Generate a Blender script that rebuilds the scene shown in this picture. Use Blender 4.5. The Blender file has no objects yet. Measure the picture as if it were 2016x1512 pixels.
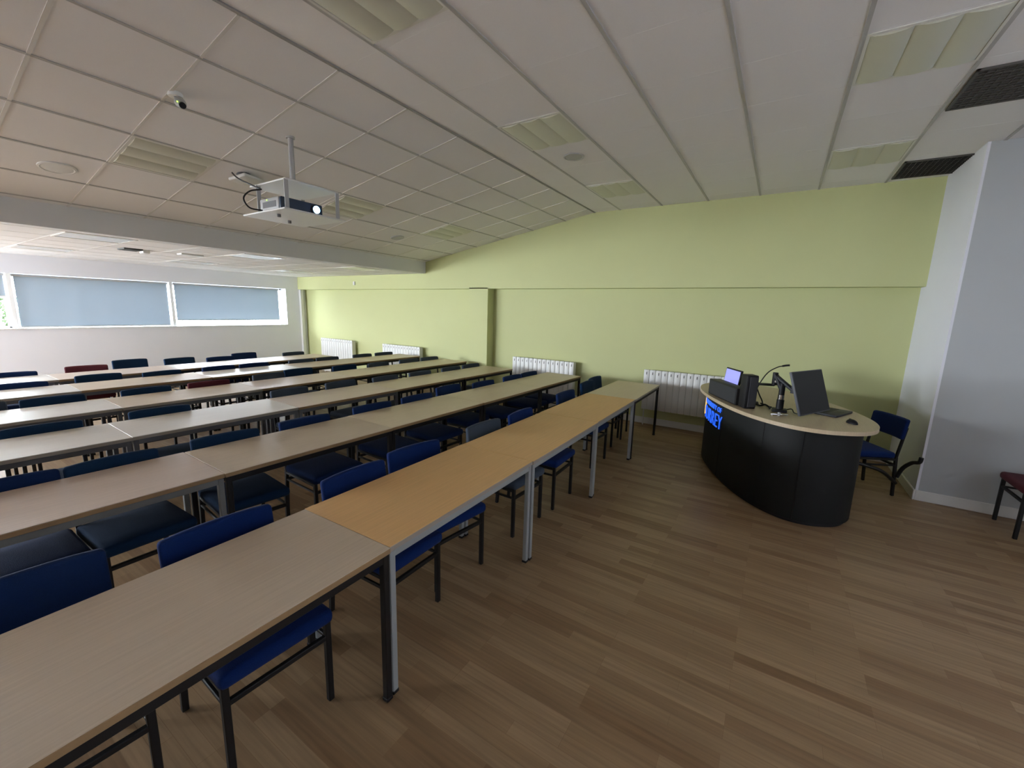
import bpy, bmesh, math, random
from mathutils import Vector, Matrix, Euler

random.seed(7)
S = bpy.context.scene
C = S.collection
PI = math.pi

# ------------------------------------------------------------------ camera
cam_d = bpy.data.cameras.new('camera')
cam = bpy.data.objects.new('camera', cam_d)
C.objects.link(cam)
cam_d.sensor_width = 36.0
cam_d.lens = 821.95 / 2016 * 36.0
cam_d.clip_start = 0.05
_r = Vector((0.536844, -0.843224, 0.027796))
_u = Vector((0.133367, 0.117349, 0.984095))
_f = Vector((0.833074, 0.524598, -0.175457))
cam.matrix_world = Matrix(((_r.x, _u.x, -_f.x, 0), (_r.y, _u.y, -_f.y, 0), (_r.z, _u.z, -_f.z, 1.7162), (0, 0, 0, 1)))
S.camera = cam

# ------------------------------------------------------------------ sky, exposure
world = bpy.data.worlds.new('sky')
S.world = world
world.use_nodes = True
bg = world.node_tree.nodes['Background']
bg.inputs[0].default_value = (0.88, 0.90, 1.0, 1)
bg.inputs[1].default_value = 29.0
S.view_settings.view_transform = 'Standard'
S.view_settings.look = 'None'
S.view_settings.gamma = 1.0
S.view_settings.use_curve_mapping = False
S.view_settings.exposure = 1.38
try:
    S.cycles.max_bounces = 10
    S.cycles.diffuse_bounces = 8
    S.cycles.glossy_bounces = 4
    S.cycles.transmission_bounces = 6
    S.cycles.transparent_max_bounces = 8
    S.cycles.sample_clamp_indirect = 6.0
    S.cycles.caustics_reflective = False
    S.cycles.caustics_refractive = False
    S.cycles.use_denoising = True
except Exception:
    pass

# room numbers
XG = 6.58       # recessed green wall
XB = 6.38       # its bulkhead and pilaster
XS = 5.36       # white wall beside the front
YF = -1.30      # white return wall
YW = 10.67      # window wall
YFR = -2.9      # front wall behind the photographer
XL = -4.6       # left wall
ZC = 3.22       # flat ceiling
YR = 2.60       # where the ceiling starts to fall
YB = 6.15       # downstand
ZB = 2.61
ZL = 2.385      # low ceiling
SL = math.atan2(ZB - ZC, YB - YR)


def portal(loc, sx, sy):
    l = bpy.data.lights.new('window_daylight', 'AREA')
    l.shape = 'RECTANGLE'
    l.size = sx
    l.size_y = sy
    l.cycles.is_portal = True
    o = bpy.data.objects.new('window_daylight', l)
    C.objects.link(o)
    o.location = loc
    o.rotation_euler = (-PI / 2, 0, 0)
    return o


WIN = [(-4.30, -2.93), (-2.87, -0.78), (-0.72, 1.46), (1.52, 3.63), (3.70, 6.00)]
for a, b in WIN:
    portal(((a + b) / 2, 11.0, 1.62), b - a, 0.9)
po = portal((XL - 0.22, 8.8, 1.52), 1.35, 3.0)  # portal for the added left wall windows, out of view
po.rotation_euler = (0, -PI / 2, 0)

# ------------------------------------------------------------------ materials
MATS = {}


def lin(c):
    return tuple((x / 12.92 if x <= 0.04045 else ((x + 0.055) / 1.055) ** 2.4) for x in c)


def mat(name, col, rough=0.6, metal=0.0, noise=0.0, nscale=40, bump=0.0, spec=0.5, emit=None, estr=0.0, coat=0.0):
    if name in MATS:
        return MATS[name]
    m = bpy.data.materials.new(name)
    m.use_nodes = True
    nt = m.node_tree
    p = nt.nodes['Principled BSDF']
    p.inputs['Base Color'].default_value = (*col, 1)
    p.inputs['Roughness'].default_value = rough
    p.inputs['Metallic'].default_value = metal
    p.inputs['Specular IOR Level'].default_value = spec
    p.inputs['Coat Weight'].default_value = coat
    if emit:
        p.inputs['Emission Color'].default_value = (*emit, 1)
        p.inputs['Emission Strength'].default_value = estr
    if noise or bump:
        tc = nt.nodes.new('ShaderNodeTexCoord')
        n = nt.nodes.new('ShaderNodeTexNoise')
        n.inputs['Scale'].default_value = nscale
        n.inputs['Detail'].default_value = 3
        nt.links.new(tc.outputs['Object'], n.inputs['Vector'])
        if noise:
            r = nt.nodes.new('ShaderNodeMapRange')
            r.inputs['To Min'].default_value = 1 - noise
            r.inputs['To Max'].default_value = 1 + noise
            nt.links.new(n.outputs['Fac'], r.inputs['Value'])
            v = nt.nodes.new('ShaderNodeVectorMath')
            v.operation = 'SCALE'
            v.inputs[0].default_value = col
            nt.links.new(r.outputs['Result'], v.inputs['Scale'])
            nt.links.new(v.outputs[0], p.inputs['Base Color'])
        if bump:
            b = nt.nodes.new('ShaderNodeBump')
            b.inputs['Strength'].default_value = bump
            b.inputs['Distance'].default_value = 0.002
            nt.links.new(n.outputs['Fac'], b.inputs['Height'])
            nt.links.new(b.outputs['Normal'], p.inputs['Normal'])
    MATS[name] = m
    return m


def laminate(name, col, rough):
    m = mat(name, col, rough)
    nt = m.node_tree
    p = nt.nodes['Principled BSDF']
    tc = nt.nodes.new('ShaderNodeTexCoord')
    mp = nt.nodes.new('ShaderNodeMapping')
    mp.inputs['Scale'].default_value = (2.0, 60, 10)
    n = nt.nodes.new('ShaderNodeTexNoise')
    n.inputs['Scale'].default_value = 1.5
    n.inputs['Detail'].default_value = 5
    r = nt.nodes.new('ShaderNodeMapRange')
    r.inputs['From Min'].default_value = 0.3
    r.inputs['From Max'].default_value = 0.7
    r.inputs['To Min'].default_value = 0.93
    r.inputs['To Max'].default_value = 1.05
    v = nt.nodes.new('ShaderNodeVectorMath')
    v.operation = 'SCALE'
    v.inputs[0].default_value = col
    nt.links.new(tc.outputs['Object'], mp.inputs['Vector'])
    nt.links.new(mp.outputs[0], n.inputs['Vector'])
    nt.links.new(n.outputs['Fac'], r.inputs['Value'])
    nt.links.new(r.outputs['Result'], v.inputs['Scale'])
    nt.links.new(v.outputs[0], p.inputs['Base Color'])
    return m


def floor_mat():
    m = bpy.data.materials.new('wood_strip_floor')
    m.use_nodes = True
    nt = m.node_tree
    p = nt.nodes['Principled BSDF']
    tc = nt.nodes.new('ShaderNodeTexCoord')
    mp = nt.nodes.new('ShaderNodeMapping')
    mp.inputs['Rotation'].default_value = (0, 0, PI / 2)
    nt.links.new(tc.outputs['Object'], mp.inputs['Vector'])
    br = nt.nodes.new('ShaderNodeTexBrick')
    br.offset = 0.37
    br.offset_frequency = 3
    br.inputs['Scale'].default_value = 1.0
    br.inputs['Brick Width'].default_value = 0.55
    br.inputs['Row Height'].default_value = 0.068
    br.inputs['Mortar Size'].default_value = 0.0012
    br.inputs['Mortar Smooth'].default_value = 0.1
    br.inputs['Color1'].default_value = (0.0, 0.0, 0.0, 1)
    br.inputs['Color2'].default_value = (1, 1, 1, 1)
    br.inputs['Mortar'].default_value = (0.25, 0.25, 0.25, 1)
    nt.links.new(mp.outputs[0], br.inputs['Vector'])
    ramp = nt.nodes.new('ShaderNodeValToRGB')
    e = ramp.color_ramp.elements
    e[0].position = 0.0
    e[0].color = (0.222, 0.130, 0.064, 1)
    e[1].position = 1.0
    e[1].color = (0.340, 0.228, 0.128, 1)
    x = e.new(0.25)
    x.color = (0.262, 0.164, 0.086, 1)
    x = e.new(0.55)
    x.color = (0.302, 0.199, 0.107, 1)
    nt.links.new(br.outputs['Color'], ramp.inputs['Fac'])
    mp2 = nt.nodes.new('ShaderNodeMapping')
    mp2.inputs['Scale'].default_value = (40, 1.6, 1)
    nt.links.new(tc.outputs['Object'], mp2.inputs['Vector'])
    n = nt.nodes.new('ShaderNodeTexNoise')
    n.inputs['Scale'].default_value = 1.3
    n.inputs['Detail'].default_value = 5
    nt.links.new(mp2.outputs[0], n.inputs['Vector'])
    r = nt.nodes.new('ShaderNodeMapRange')
    r.inputs['From Min'].default_value = 0.3
    r.inputs['From Max'].default_value = 0.7
    r.inputs['To Min'].default_value = 0.8
    r.inputs['To Max'].default_value = 1.15
    nt.links.new(n.outputs['Fac'], r.inputs['Value'])
    v = nt.nodes.new('ShaderNodeVectorMath')
    v.operation = 'SCALE'
    nt.links.new(ramp.outputs['Color'], v.inputs[0])
    nt.links.new(r.outputs['Result'], v.inputs['Scale'])
    nt.links.new(v.outputs[0], p.inputs['Base Color'])
    p.inputs['Roughness'].default_value = 0.42
    p.inputs['Specular IOR Level'].default_value = 0.35
    return m


def fabric(name, col):
    m = mat(name, col, 0.95, noise=0.22, nscale=260, bump=0.5, spec=0.15)
    p = m.node_tree.nodes['Principled BSDF']
    p.inputs['Sheen Weight'].default_value = 0.04
    p.inputs['Sheen Roughness'].default_value = 0.5
    return m


def blind_mat():
    m = bpy.data.materials.new('blind_fabric')
    m.use_nodes = True
    nt = m.node_tree
    for n in list(nt.nodes):
        if n.type != 'OUTPUT_MATERIAL':
            nt.nodes.remove(n)
    out = [n for n in nt.nodes if n.type == 'OUTPUT_MATERIAL'][0]
    d = nt.nodes.new('ShaderNodeBsdfDiffuse')
    d.inputs['Color'].default_value = (0.30, 0.35, 0.385, 1)
    t = nt.nodes.new('ShaderNodeBsdfTranslucent')
    t.inputs['Color'].default_value = (0.28, 0.36, 0.46, 1)
    mx = nt.nodes.new('ShaderNodeMixShader')
    mx.inputs[0].default_value = 0.02
    nt.links.new(d.outputs[0], mx.inputs[1])
    nt.links.new(t.outputs[0], mx.inputs[2])
    nt.links.new(mx.outputs[0], out.inputs[0])
    return m


def glass_mat():
    m = bpy.data.materials.new('window_glass')
    m.use_nodes = True
    nt = m.node_tree
    for n in list(nt.nodes):
        if n.type != 'OUTPUT_MATERIAL':
            nt.nodes.remove(n)
    out = [n for n in nt.nodes if n.type == 'OUTPUT_MATERIAL'][0]
    t = nt.nodes.new('ShaderNodeBsdfTransparent')
    t.inputs['Color'].default_value = (0.93, 0.96, 0.95, 1)
    g = nt.nodes.new('ShaderNodeBsdfGlossy')
    g.inputs['Roughness'].default_value = 0.02
    mx = nt.nodes.new('ShaderNodeMixShader')
    mx.inputs[0].default_value = 0.06
    nt.links.new(t.outputs[0], mx.inputs[1])
    nt.links.new(g.outputs[0], mx.inputs[2])
    nt.links.new(mx.outputs[0], out.inputs[0])
    return m


GREEN = mat('green_paint', (0.545, 0.57, 0.29), 0.75, noise=0.02, nscale=3, bump=0.03)
WHITE = mat('white_paint', (0.78, 0.78, 0.78), 0.8, noise=0.015, nscale=3)
GREYW = mat('cool_white_paint', (0.74, 0.75, 0.81), 0.8, noise=0.015, nscale=3)
SHADEW = mat('shaded_white_paint', (0.44, 0.46, 0.47), 0.8, noise=0.015, nscale=3)  # white paint darkened: the side wall's shade is put into its colour
TILE = mat('ceiling_tile', (0.80, 0.785, 0.785), 0.9, noise=0.03, nscale=180, bump=0.15)
BEAM = mat('beam_paint', (0.70, 0.70, 0.70), 0.8, noise=0.02, nscale=3)
GRID = mat('ceiling_grid_metal', (0.45, 0.44, 0.43), 0.5)
RIDGE = mat('ridge_trim_grey', (0.30, 0.29, 0.28), 0.6)
GRID2 = mat('ceiling_grid_light', (0.70, 0.68, 0.65), 0.45)
SKIRT = mat('white_gloss', (0.72, 0.72, 0.70), 0.35)
UPVC = mat('white_upvc', (0.85, 0.87, 0.88), 0.3)
GLASS = glass_mat()
BLIND = blind_mat()
FLOOR = floor_mat()
BLACKM = mat('black_powder_coat', (0.008, 0.007, 0.007), 0.5, spec=0.35)
GREYM = mat('grey_powder_coat', (0.29, 0.31, 0.31), 0.4)
MGREYM = mat('mid_grey_powder_coat', (0.17, 0.175, 0.17), 0.42)
DGREYM = mat('dark_grey_powder_coat', (0.10, 0.10, 0.105), 0.45)
L_PALE = laminate('pale_laminate', (0.525, 0.43, 0.325), 0.44)
L_WHITE = laminate('whitish_laminate', (0.64, 0.60, 0.545), 0.34)
L_ROSE = laminate('rosy_beech_laminate', (0.56, 0.45, 0.375), 0.36)
L_BEECH = laminate('beech_laminate', (0.58, 0.475, 0.34), 0.38)
L_OAK = laminate('orange_oak_laminate', (0.66, 0.40, 0.17), 0.48)
EDGE = mat('wood_edge', (0.30, 0.19, 0.09), 0.5, noise=0.15, nscale=30)
EDGEG = mat('grey_edge', (0.33, 0.29, 0.24), 0.5)
F_BLUE = fabric('royal_blue_fabric', (0.003, 0.017, 0.095))
F_NAVY = fabric('navy_fabric', (0.006, 0.020, 0.075))
F_TEAL = fabric('petrol_blue_fabric', (0.007, 0.026, 0.066))
F_SLATE = fabric('slate_fabric', (0.045, 0.060, 0.085))
F_MAROON = fabric('maroon_fabric', (0.085, 0.018, 0.026))
RADW = mat('radiator_white', (0.70, 0.70, 0.68), 0.4)
RADS = mat('radiator_slot', (0.08, 0.08, 0.07), 0.7)
DIFF = mat('light_diffuser', (0.60, 0.60, 0.50), 0.35)
DIFW = mat('daylit_light_diffuser', (0.86, 0.87, 0.88), 0.22)  # whiter copy of the diffuser, window reflection put into its colour
LFRAME = mat('light_frame', (0.72, 0.71, 0.66), 0.4)
DARKV = mat('dark_grille', (0.035, 0.032, 0.030), 0.6)
DARKG = mat('dark_grey_panel', (0.085, 0.080, 0.074), 0.7)
DARKB = mat('dark_plastic', (0.010, 0.010, 0.012), 0.5, spec=0.3)
MIDB = mat('charcoal_plastic', (0.030, 0.031, 0.037), 0.5, spec=0.35)
MONB = mat('monitor_back_grey', (0.065, 0.067, 0.078), 0.5)
CHROME = mat('polished_metal', (0.75, 0.75, 0.75), 0.15, metal=1.0)
PWHITE = mat('white_plastic', (0.75, 0.75, 0.74), 0.4)
PGREY = mat('light_grey_plastic', (0.42, 0.42, 0.42), 0.45)
PBLUE = mat('projector_front', (0.03, 0.05, 0.09), 0.3)
DESKB = mat('black_laminate', (0.006, 0.007, 0.007), 0.62, spec=0.3)
DESKT = laminate('maple_desktop', (0.50, 0.40, 0.265), 0.4)
BSIGN = mat('blue_lit_letter', (0.02, 0.10, 0.5), 0.5, emit=(0.02, 0.12, 0.85), estr=0.42)
GOLD = mat('gold_lit_emblem', (0.6, 0.4, 0.1), 0.5, emit=(1.0, 0.62, 0.22), estr=0.4)
SCREEN = mat('lit_screen', (0.1, 0.1, 0.3), 0.3, emit=(0.28, 0.30, 0.85), estr=0.45)
LENS = mat('projector_lamp', (0.5, 0.7, 1), 0.2, emit=(0.30, 0.62, 1.0), estr=3.5)
LEDG = mat('green_led', (0.1, 0.5, 0.1), 0.4, emit=(0.5, 1.0, 0.1), estr=1.0)
LEAF = mat('leaf_green', (0.018, 0.046, 0.004), 0.7, noise=0.3, nscale=5)
BARK = mat('bark', (0.10, 0.07, 0.05), 0.9)
PAVE = mat('pale_paving', (0.45, 0.44, 0.42), 0.9, noise=0.1, nscale=4)


# ------------------------------------------------------------------ mesh helpers
def nb():
    return bmesh.new()


def box(bm, x0, x1, y0, y1, z0, z1, bev=0.0, seg=2, M=None):
    r = bmesh.ops.create_cube(bm, size=1.0)
    vs = r['verts']
    for v in vs:
        v.co = Vector(((x0 + x1) / 2 + v.co.x * (x1 - x0), (y0 + y1) / 2 + v.co.y * (y1 - y0), (z0 + z1) / 2 + v.co.z * (z1 - z0)))
    if bev > 0:
        es = list({e for v in vs for e in v.link_edges})
        rr = bmesh.ops.bevel(bm, geom=es, offset=bev, segments=seg, affect='EDGES', profile=0.5)
        vs = list({v for f in rr['faces'] for v in f.verts} | {v for v in vs if v.is_valid})
    if M is not None:
        for v in vs:
            v.co = M @ v.co
    return vs


def bar(bm, p, q, w=0.025, h=None, bev=0.003):
    """rectangular bar between two points"""
    p, q = Vector(p), Vector(q)
    h = h or w
    d = q - p
    L = d.length
    z = d.normalized()
    up = Vector((0, 0, 1)) if abs(z.z) < 0.9 else Vector((0, 1, 0))
    x = up.cross(z).normalized()
    y = z.cross(x)
    M = Matrix((x, y, z)).transposed().to_4x4()
    M.translation = (p + q) / 2
    return box(bm, -w / 2, w / 2, -h / 2, h / 2, -L / 2, L / 2, bev, 1, M)


def cyl(bm, p, q, r, r2=None, n=20):
    p, q = Vector(p), Vector(q)
    d = q - p
    z = d.normalized()
    up = Vector((0, 0, 1)) if abs(z.z) < 0.9 else Vector((0, 1, 0))
    x = up.cross(z).normalized()
    y = z.cross(x)
    M = Matrix((x, y, z)).transposed().to_4x4()
    M.translation = (p + q) / 2
    return bmesh.ops.create_cone(bm, cap_ends=True, segments=n, radius1=r, radius2=r if r2 is None else r2, depth=d.length, matrix=M)['verts']


def tube(bm, pts, r, n=8, sub=6, r_end=None):
    """smooth tube through points (Catmull-Rom)"""
    P = [Vector(p) for p in pts]
    P = [P[0] * 2 - P[1]] + P + [P[-1] * 2 - P[-2]]
    path = []
    for i in range(1, len(P) - 2):
        for k in range(sub):
            t = k / sub
            a, b, c, d = P[i - 1], P[i], P[i + 1], P[i + 2]
            path.append(0.5 * ((2 * b) + (c - a) * t + (2 * a - 5 * b + 4 * c - d) * t * t + (3 * b - a - 3 * c + d) * t ** 3))
    path.append(P[-2])
    rings = []
    ref = Vector((0, 0, 1))
    for i, c in enumerate(path):
        a = path[max(0, i - 1)]
        b = path[min(len(path) - 1, i + 1)]
        t = (b - a).normalized()
        if abs(t.dot(ref)) > 0.95:
            ref = Vector((0, 1, 0)) if abs(t.y) < 0.9 else Vector((1, 0, 0))
        u = t.cross(ref).normalized()
        w = u.cross(t).normalized()
        ref = w
        rr = r if r_end is None else r + (r_end - r) * i / (len(path) - 1)
        rings.append([bm.verts.new(c + (u * math.cos(2 * PI * k / n) + w * math.sin(2 * PI * k / n)) * rr) for k in range(n)])
    for i in range(len(rings) - 1):
        for k in range(n):
            bm.faces.new((rings[i][k], rings[i][(k + 1) % n], rings[i + 1][(k + 1) % n], rings[i + 1][k]))
    bm.faces.new(rings[0][::-1])
    bm.faces.new(rings[-1])


def prism(bm, pts, z0, z1, bev=0.0, seg=3):
    lo = [bm.verts.new((x, y, z0)) for x, y in pts]
    hi = [bm.verts.new((x, y, z1)) for x, y in pts]
    n = len(pts)
    fs = [bm.faces.new(hi), bm.faces.new(lo[::-1])]
    for i in range(n):
        fs.append(bm.faces.new((lo[i], lo[(i + 1) % n], hi[(i + 1) % n], hi[i])))
    if bev > 0:
        es = [e for e in set(list(fs[0].edges) + list(fs[1].edges))]
        bmesh.ops.bevel(bm, geom=es, offset=bev, segments=seg, affect='EDGES', profile=0.5)


def obj(name, bm, m, parent=None, smooth=False, label=None, loc=None):
    me = bpy.data.meshes.new(name)
    bmesh.ops.recalc_face_normals(bm, faces=bm.faces[:])
    bm.to_mesh(me)
    bm.free()
    if smooth:
        for p in me.polygons:
            p.use_smooth = True
        try:
            me.set_sharp_from_angle(angle=math.radians(40))
        except Exception:
            pass
    me.materials.append(m)
    o = bpy.data.objects.new(name, me)
    C.objects.link(o)
    if parent is not None:
        o.parent = parent
    if label:
        o['label'] = label
    if loc:
        o.location = loc
    return o


def thing(name, label, cat, loc=(0, 0, 0), rz=0.0, group=None):
    o = bpy.data.objects.new(name, None)
    o.empty_display_size = 0.1
    C.objects.link(o)
    o.location = loc
    o.rotation_euler = (0, 0, rz)
    return tag(o, label, cat, group)


def tag(o, label, cat, group=None):
    o['label'] = label
    o['category'] = cat
    if group:
        o['group'] = group
    return o


def struct(name, bm, m, parent=None, smooth=False):
    o = obj(name, bm, m, parent, smooth)
    if parent is None:
        o['kind'] = 'structure'
    return o


def dup(root):
    r = root.copy()
    C.objects.link(r)
    for ch in list(root.children):
        c = ch.copy()
        C.objects.link(c)
        c.parent = r
        c.matrix_parent_inverse = ch.matrix_parent_inverse.copy()
        for g in list(ch.children):
            d = g.copy()
            C.objects.link(d)
            d.parent = c
    return r


ORD = ['first', 'second', 'third', 'fourth', 'fifth', 'sixth', 'seventh', 'eighth', 'ninth', 'tenth', 'eleventh']


# ------------------------------------------------------------------ room shell
b = nb(); box(b, XL - 0.3, XG + 0.3, YFR - 0.3, YW + 0.45, -0.12, 0.0)
struct('floor', b, FLOOR)
b = nb(); box(b, XL - 0.3, XG + 0.3, YFR - 0.3, YR, ZC, ZC + 0.1)
struct('ceiling', b, TILE)
b = nb()
vs = [(YR, ZC), (YB, ZB), (YB, ZB + 0.1), (YR, ZC + 0.1)]
lo = [b.verts.new((XL - 0.3, y, z)) for y, z in vs]
hi = [b.verts.new((XG + 0.3, y, z)) for y, z in vs]
b.faces.new(lo); b.faces.new(hi[::-1])
for i in range(4):
    b.faces.new((lo[i], hi[i], hi[(i + 1) % 4], lo[(i + 1) % 4]))
struct('ceiling_sloped', b, TILE)
b = nb(); box(b, XL - 0.3, XG + 0.3, YB + 0.16, YW + 0.02, ZL, ZL + 0.1)
struct('ceiling_low', b, TILE)
b = nb(); box(b, XL, XG, YB, YB + 0.16, ZL - 0.004, ZB + 0.08)
struct('ceiling_beam', b, BEAM)

# green side wall, its bulkhead and pilaster
b = nb(); box(b, XG, XG + 0.3, YF - 0.3, YW + 0.3, 0, 3.4)
struct('wall_right', b, GREEN)
b = nb()
pr = [(YF, 2.09), (YW, 2.075), (YW, ZL + 0.03), (YB + 0.1, ZL + 0.03), (YB + 0.1, ZB + 0.02), (YR, ZC + 0.02), (YF, ZC + 0.02)]
lo = [b.verts.new((XB, y, z)) for y, z in pr]
hi = [b.verts.new((XG + 0.02, y, z)) for y, z in pr]
b.faces.new(lo); b.faces.new(hi[::-1])
for i in range(len(pr)):
    b.faces.new((lo[i], hi[i], hi[(i + 1) % len(pr)], lo[(i + 1) % len(pr)]))
box(b, XB, XG + 0.02, 4.60, 5.03, 0, 2.1)
struct('wall_right_bulkhead', b, GREEN)
b = nb(); box(b, XS + 0.2, XG + 0.3, YF - 0.25, YF - 0.02, 0, 3.4); box(b, XS, XG + 0.3, YF - 0.02, YF, 0, 3.4)
struct('wall_front_return', b, GREYW)
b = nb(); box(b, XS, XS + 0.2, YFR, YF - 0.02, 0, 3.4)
struct('wall_front_side', b, SHADEW)
b = nb(); box(b, XL - 0.3, XS + 0.2, YFR - 0.2, YFR, 0, 3.4)
struct('wall_front', b, WHITE)
b = nb()
SY0, SY1, SZ0, SZ1 = 7.3, 10.3, 0.85, 2.20  # opening added to the unseen left wall for more daylight
box(b, XL - 0.2, XL, YFR, SY0, 0, 3.4)
box(b, XL - 0.2, XL, SY1, YW + 0.3, 0, 3.4)
box(b, XL - 0.2, XL, SY0, SY1, 0, SZ0)
box(b, XL - 0.2, XL, SY0, SY1, SZ1, 3.4)
struct('wall_left', b, WHITE)
for k in range(2):  # two made-up windows out of view, added to brighten the room
    a, c = SY0 + k * (SY1 - SY0) / 2, SY0 + (k + 1) * (SY1 - SY0) / 2
    b = nb()
    for (p, q, z0, z1) in ((a, c, SZ0, SZ0 + 0.05), (a, c, SZ1 - 0.05, SZ1), (a, a + 0.05, SZ0, SZ1), (c - 0.05, c, SZ0, SZ1)):
        box(b, XL - 0.15, XL - 0.09, p, q, z0, z1, 0.005, 1)
    fr = obj('window_%d' % (k + 6), b, UPVC)
    fr['kind'] = 'structure'
    b = nb(); box(b, XL - 0.125, XL - 0.117, a + 0.048, c - 0.048, SZ0 + 0.048, SZ1 - 0.048)
    obj('pane', b, GLASS, fr)

# window wall with one long opening
WX0, WX1, WZ0, WZ1 = -4.35, 6.05, 1.165, 2.075
b = nb()
box(b, XL, XG + 0.02, YW, YW + 0.33, 0, WZ0)
box(b, XL, XG + 0.02, YW, YW + 0.33, WZ1, 3.4)
box(b, WX1, XG + 0.02, YW, YW + 0.33, WZ0, WZ1)
box(b, XL, WX0, YW, YW + 0.33, WZ0, WZ1)
struct('wall_back', b, GREYW)
b = nb(); box(b, XB + 0.02, XB + 0.10, YW - 0.07, YW + 0.01, 0, 2.07, 0.01)
struct('trim_1', b, SKIRT)
b = nb(); box(b, WX0, WX1, YW - 0.03, YW + 0.16, WZ0 - 0.002, WZ0 + 0.018, 0.004)
struct('trim_2', b, UPVC)
# skirting
b = nb()
box(b, XG - 0.018, XG, YF, 4.60, 0, 0.10, 0.004, 1)
box(b, XG - 0.018, XG, 5.03, YW, 0, 0.10, 0.004, 1)
box(b, XB - 0.018, XB, 4.59, 5.04, 0, 0.10, 0.004, 1)
struct('baseboard_right', b, SKIRT)
b = nb(); box(b, XS - 0.018, XG, YF, YF + 0.018, 0, 0.10, 0.004, 1)
struct('baseboard_front_return', b, SKIRT)
b = nb(); box(b, XS - 0.018, XS, YFR, YF, 0, 0.10, 0.004, 1)
struct('baseboard_front_side', b, SKIRT)
b = nb(); box(b, XL, XG, YW - 0.018, YW, 0, 0.10, 0.004, 1)
struct('baseboard_back', b, SKIRT)

# windows: frames and panes
for i, (a, c) in enumerate(WIN):
    b = nb()
    y0, y1 = YW + 0.16, YW + 0.22
    w = 0.045
    box(b, a - 0.03, c + 0.03, y0, y1, WZ0, WZ0 + w, 0.006, 1)
    box(b, a - 0.03, c + 0.03, y0, y1, WZ1 - w, WZ1, 0.006, 1)
    box(b, a - 0.03, a + w - 0.01, y0, y1, WZ0, WZ1, 0.006, 1)
    box(b, c - w + 0.01, c + 0.05 if i == 4 else c + 0.03, y0, y1, WZ0, WZ1, 0.006, 1)
    fr = obj('window_%d' % (i + 1), b, UPVC)
    fr['kind'] = 'structure'
    b = nb(); box(b, a + w - 0.012, c - w + 0.012, y0 + 0.02, y0 + 0.028, WZ0 + w - 0.003, WZ1 - w + 0.003)
    obj('pane', b, GLASS, fr)
# mullion posts flush between the blinds
for k, x in enumerate((-2.90, -0.75, 1.49, 3.665)):
    b = nb(); box(b, x - 0.028, x + 0.028, YW + 0.02, YW + 0.17, WZ0 + 0.018, WZ1, 0.004, 1)
    struct('trim_%d' % (k + 3), b, UPVC)

# ceiling grid bars (real T-bars just proud of the tiles)
b = nb()
for k in range(-6, 1):
    y = 2.20 + 0.6 * k
    box(b, XL, XG, y - 0.011, y + 0.011, ZC - 0.006, ZC + 0.002)
struct('trim_7', b, GRID)
b = nb(); box(b, XL, XG, YR - 0.012, YR + 0.012, ZC - 0.008, ZC + 0.002)
struct('trim_12', b, RIDGE)
b = nb()
for k in range(-8, 11):
    x = 0.13 + 0.6 * k
    if x < XB - 0.1:
        box(b, x - 0.006, x + 0.006, YFR, YR - 0.015, ZC - 0.0008, ZC + 0.002)
struct('trim_8', b, TILE)


def slope_pt(x, y, off=0.0):
    """point on the sloped ceiling, off metres below it"""
    z = ZC + (y - YR) * math.tan(SL)
    n = Vector((0, math.sin(SL), -math.cos(SL)))
    return Vector((x, y, z)) + n * off


RS = Matrix.Rotation(SL, 4, 'X')
b = nb()
for k in range(0, 6):
    y = 3.09 + 0.592 * k
    M = Matrix.Translation(slope_pt(0, y)) @ RS
    box(b, XL, XG, -0.010, 0.010, -0.005, 0.003, 0, 1, M)
struct('trim_9', b, GRID)
b = nb()
LSL = math.hypot(YB - YR, ZB - ZC)
for k in range(-8, 11):
    x = 0.13 + 0.6 * k
    M = Matrix.Translation(slope_pt(x, YR)) @ RS
    box(b, -0.009, 0.009, 0.02, LSL, -0.005, 0.003, 0, 1, M)
struct('trim_10', b, GRID2)
b = nb()
for k in range(0, 8):
    y = YB + 0.22 + 0.6 * k
    box(b, XL, XG, y - 0.007, y + 0.007, ZL - 0.001, ZL + 0.002)
for k in range(-8, 11):
    x = 0.13 + 0.6 * k
    box(b, x - 0.009, x + 0.009, YB + 0.17, YW, ZL - 0.002, ZL + 0.002)
struct('trim_11', b, GRID2)

# ------------------------------------------------------------------ ceiling lights
def troffer(dm, amp):
    t = thing('ceiling_light', 'x', 'ceiling light')
    b = nb()
    for s in (-1, 1):
        box(b, -0.297, 0.297, s * 0.285 - 0.012, s * 0.285 + 0.012, -0.005, 0.004, 0.0015, 1)
        box(b, s * 0.285 - 0.012, s * 0.285 + 0.012, -0.297, 0.297, -0.005, 0.004, 0.0015, 1)
    obj('frame', b, LFRAME, t)
    b = nb()
    n = 48
    rows = []
    for i in range(n + 1):
        y = -0.274 + 0.548 * i / n
        ph = (y + 0.274) / 0.548 * 3
        fr = ph - math.floor(ph)
        z = -amp * (math.sin(PI * min(max(fr, 0), 1)) ** 0.7) if 0 < i < n else 0.0
        rows.append([b.verts.new((-0.274, y, z)), b.verts.new((0.274, y, z))])
    for i in range(n):
        b.faces.new((rows[i][0], rows[i + 1][0], rows[i + 1][1], rows[i][1]))
    # closed ends
    for s in (0, 1):
        b.faces.new([r[s] for r in rows] if s else [r[s] for r in rows][::-1])
    obj('diffuser', b, dm, t, True)
    return t


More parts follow.
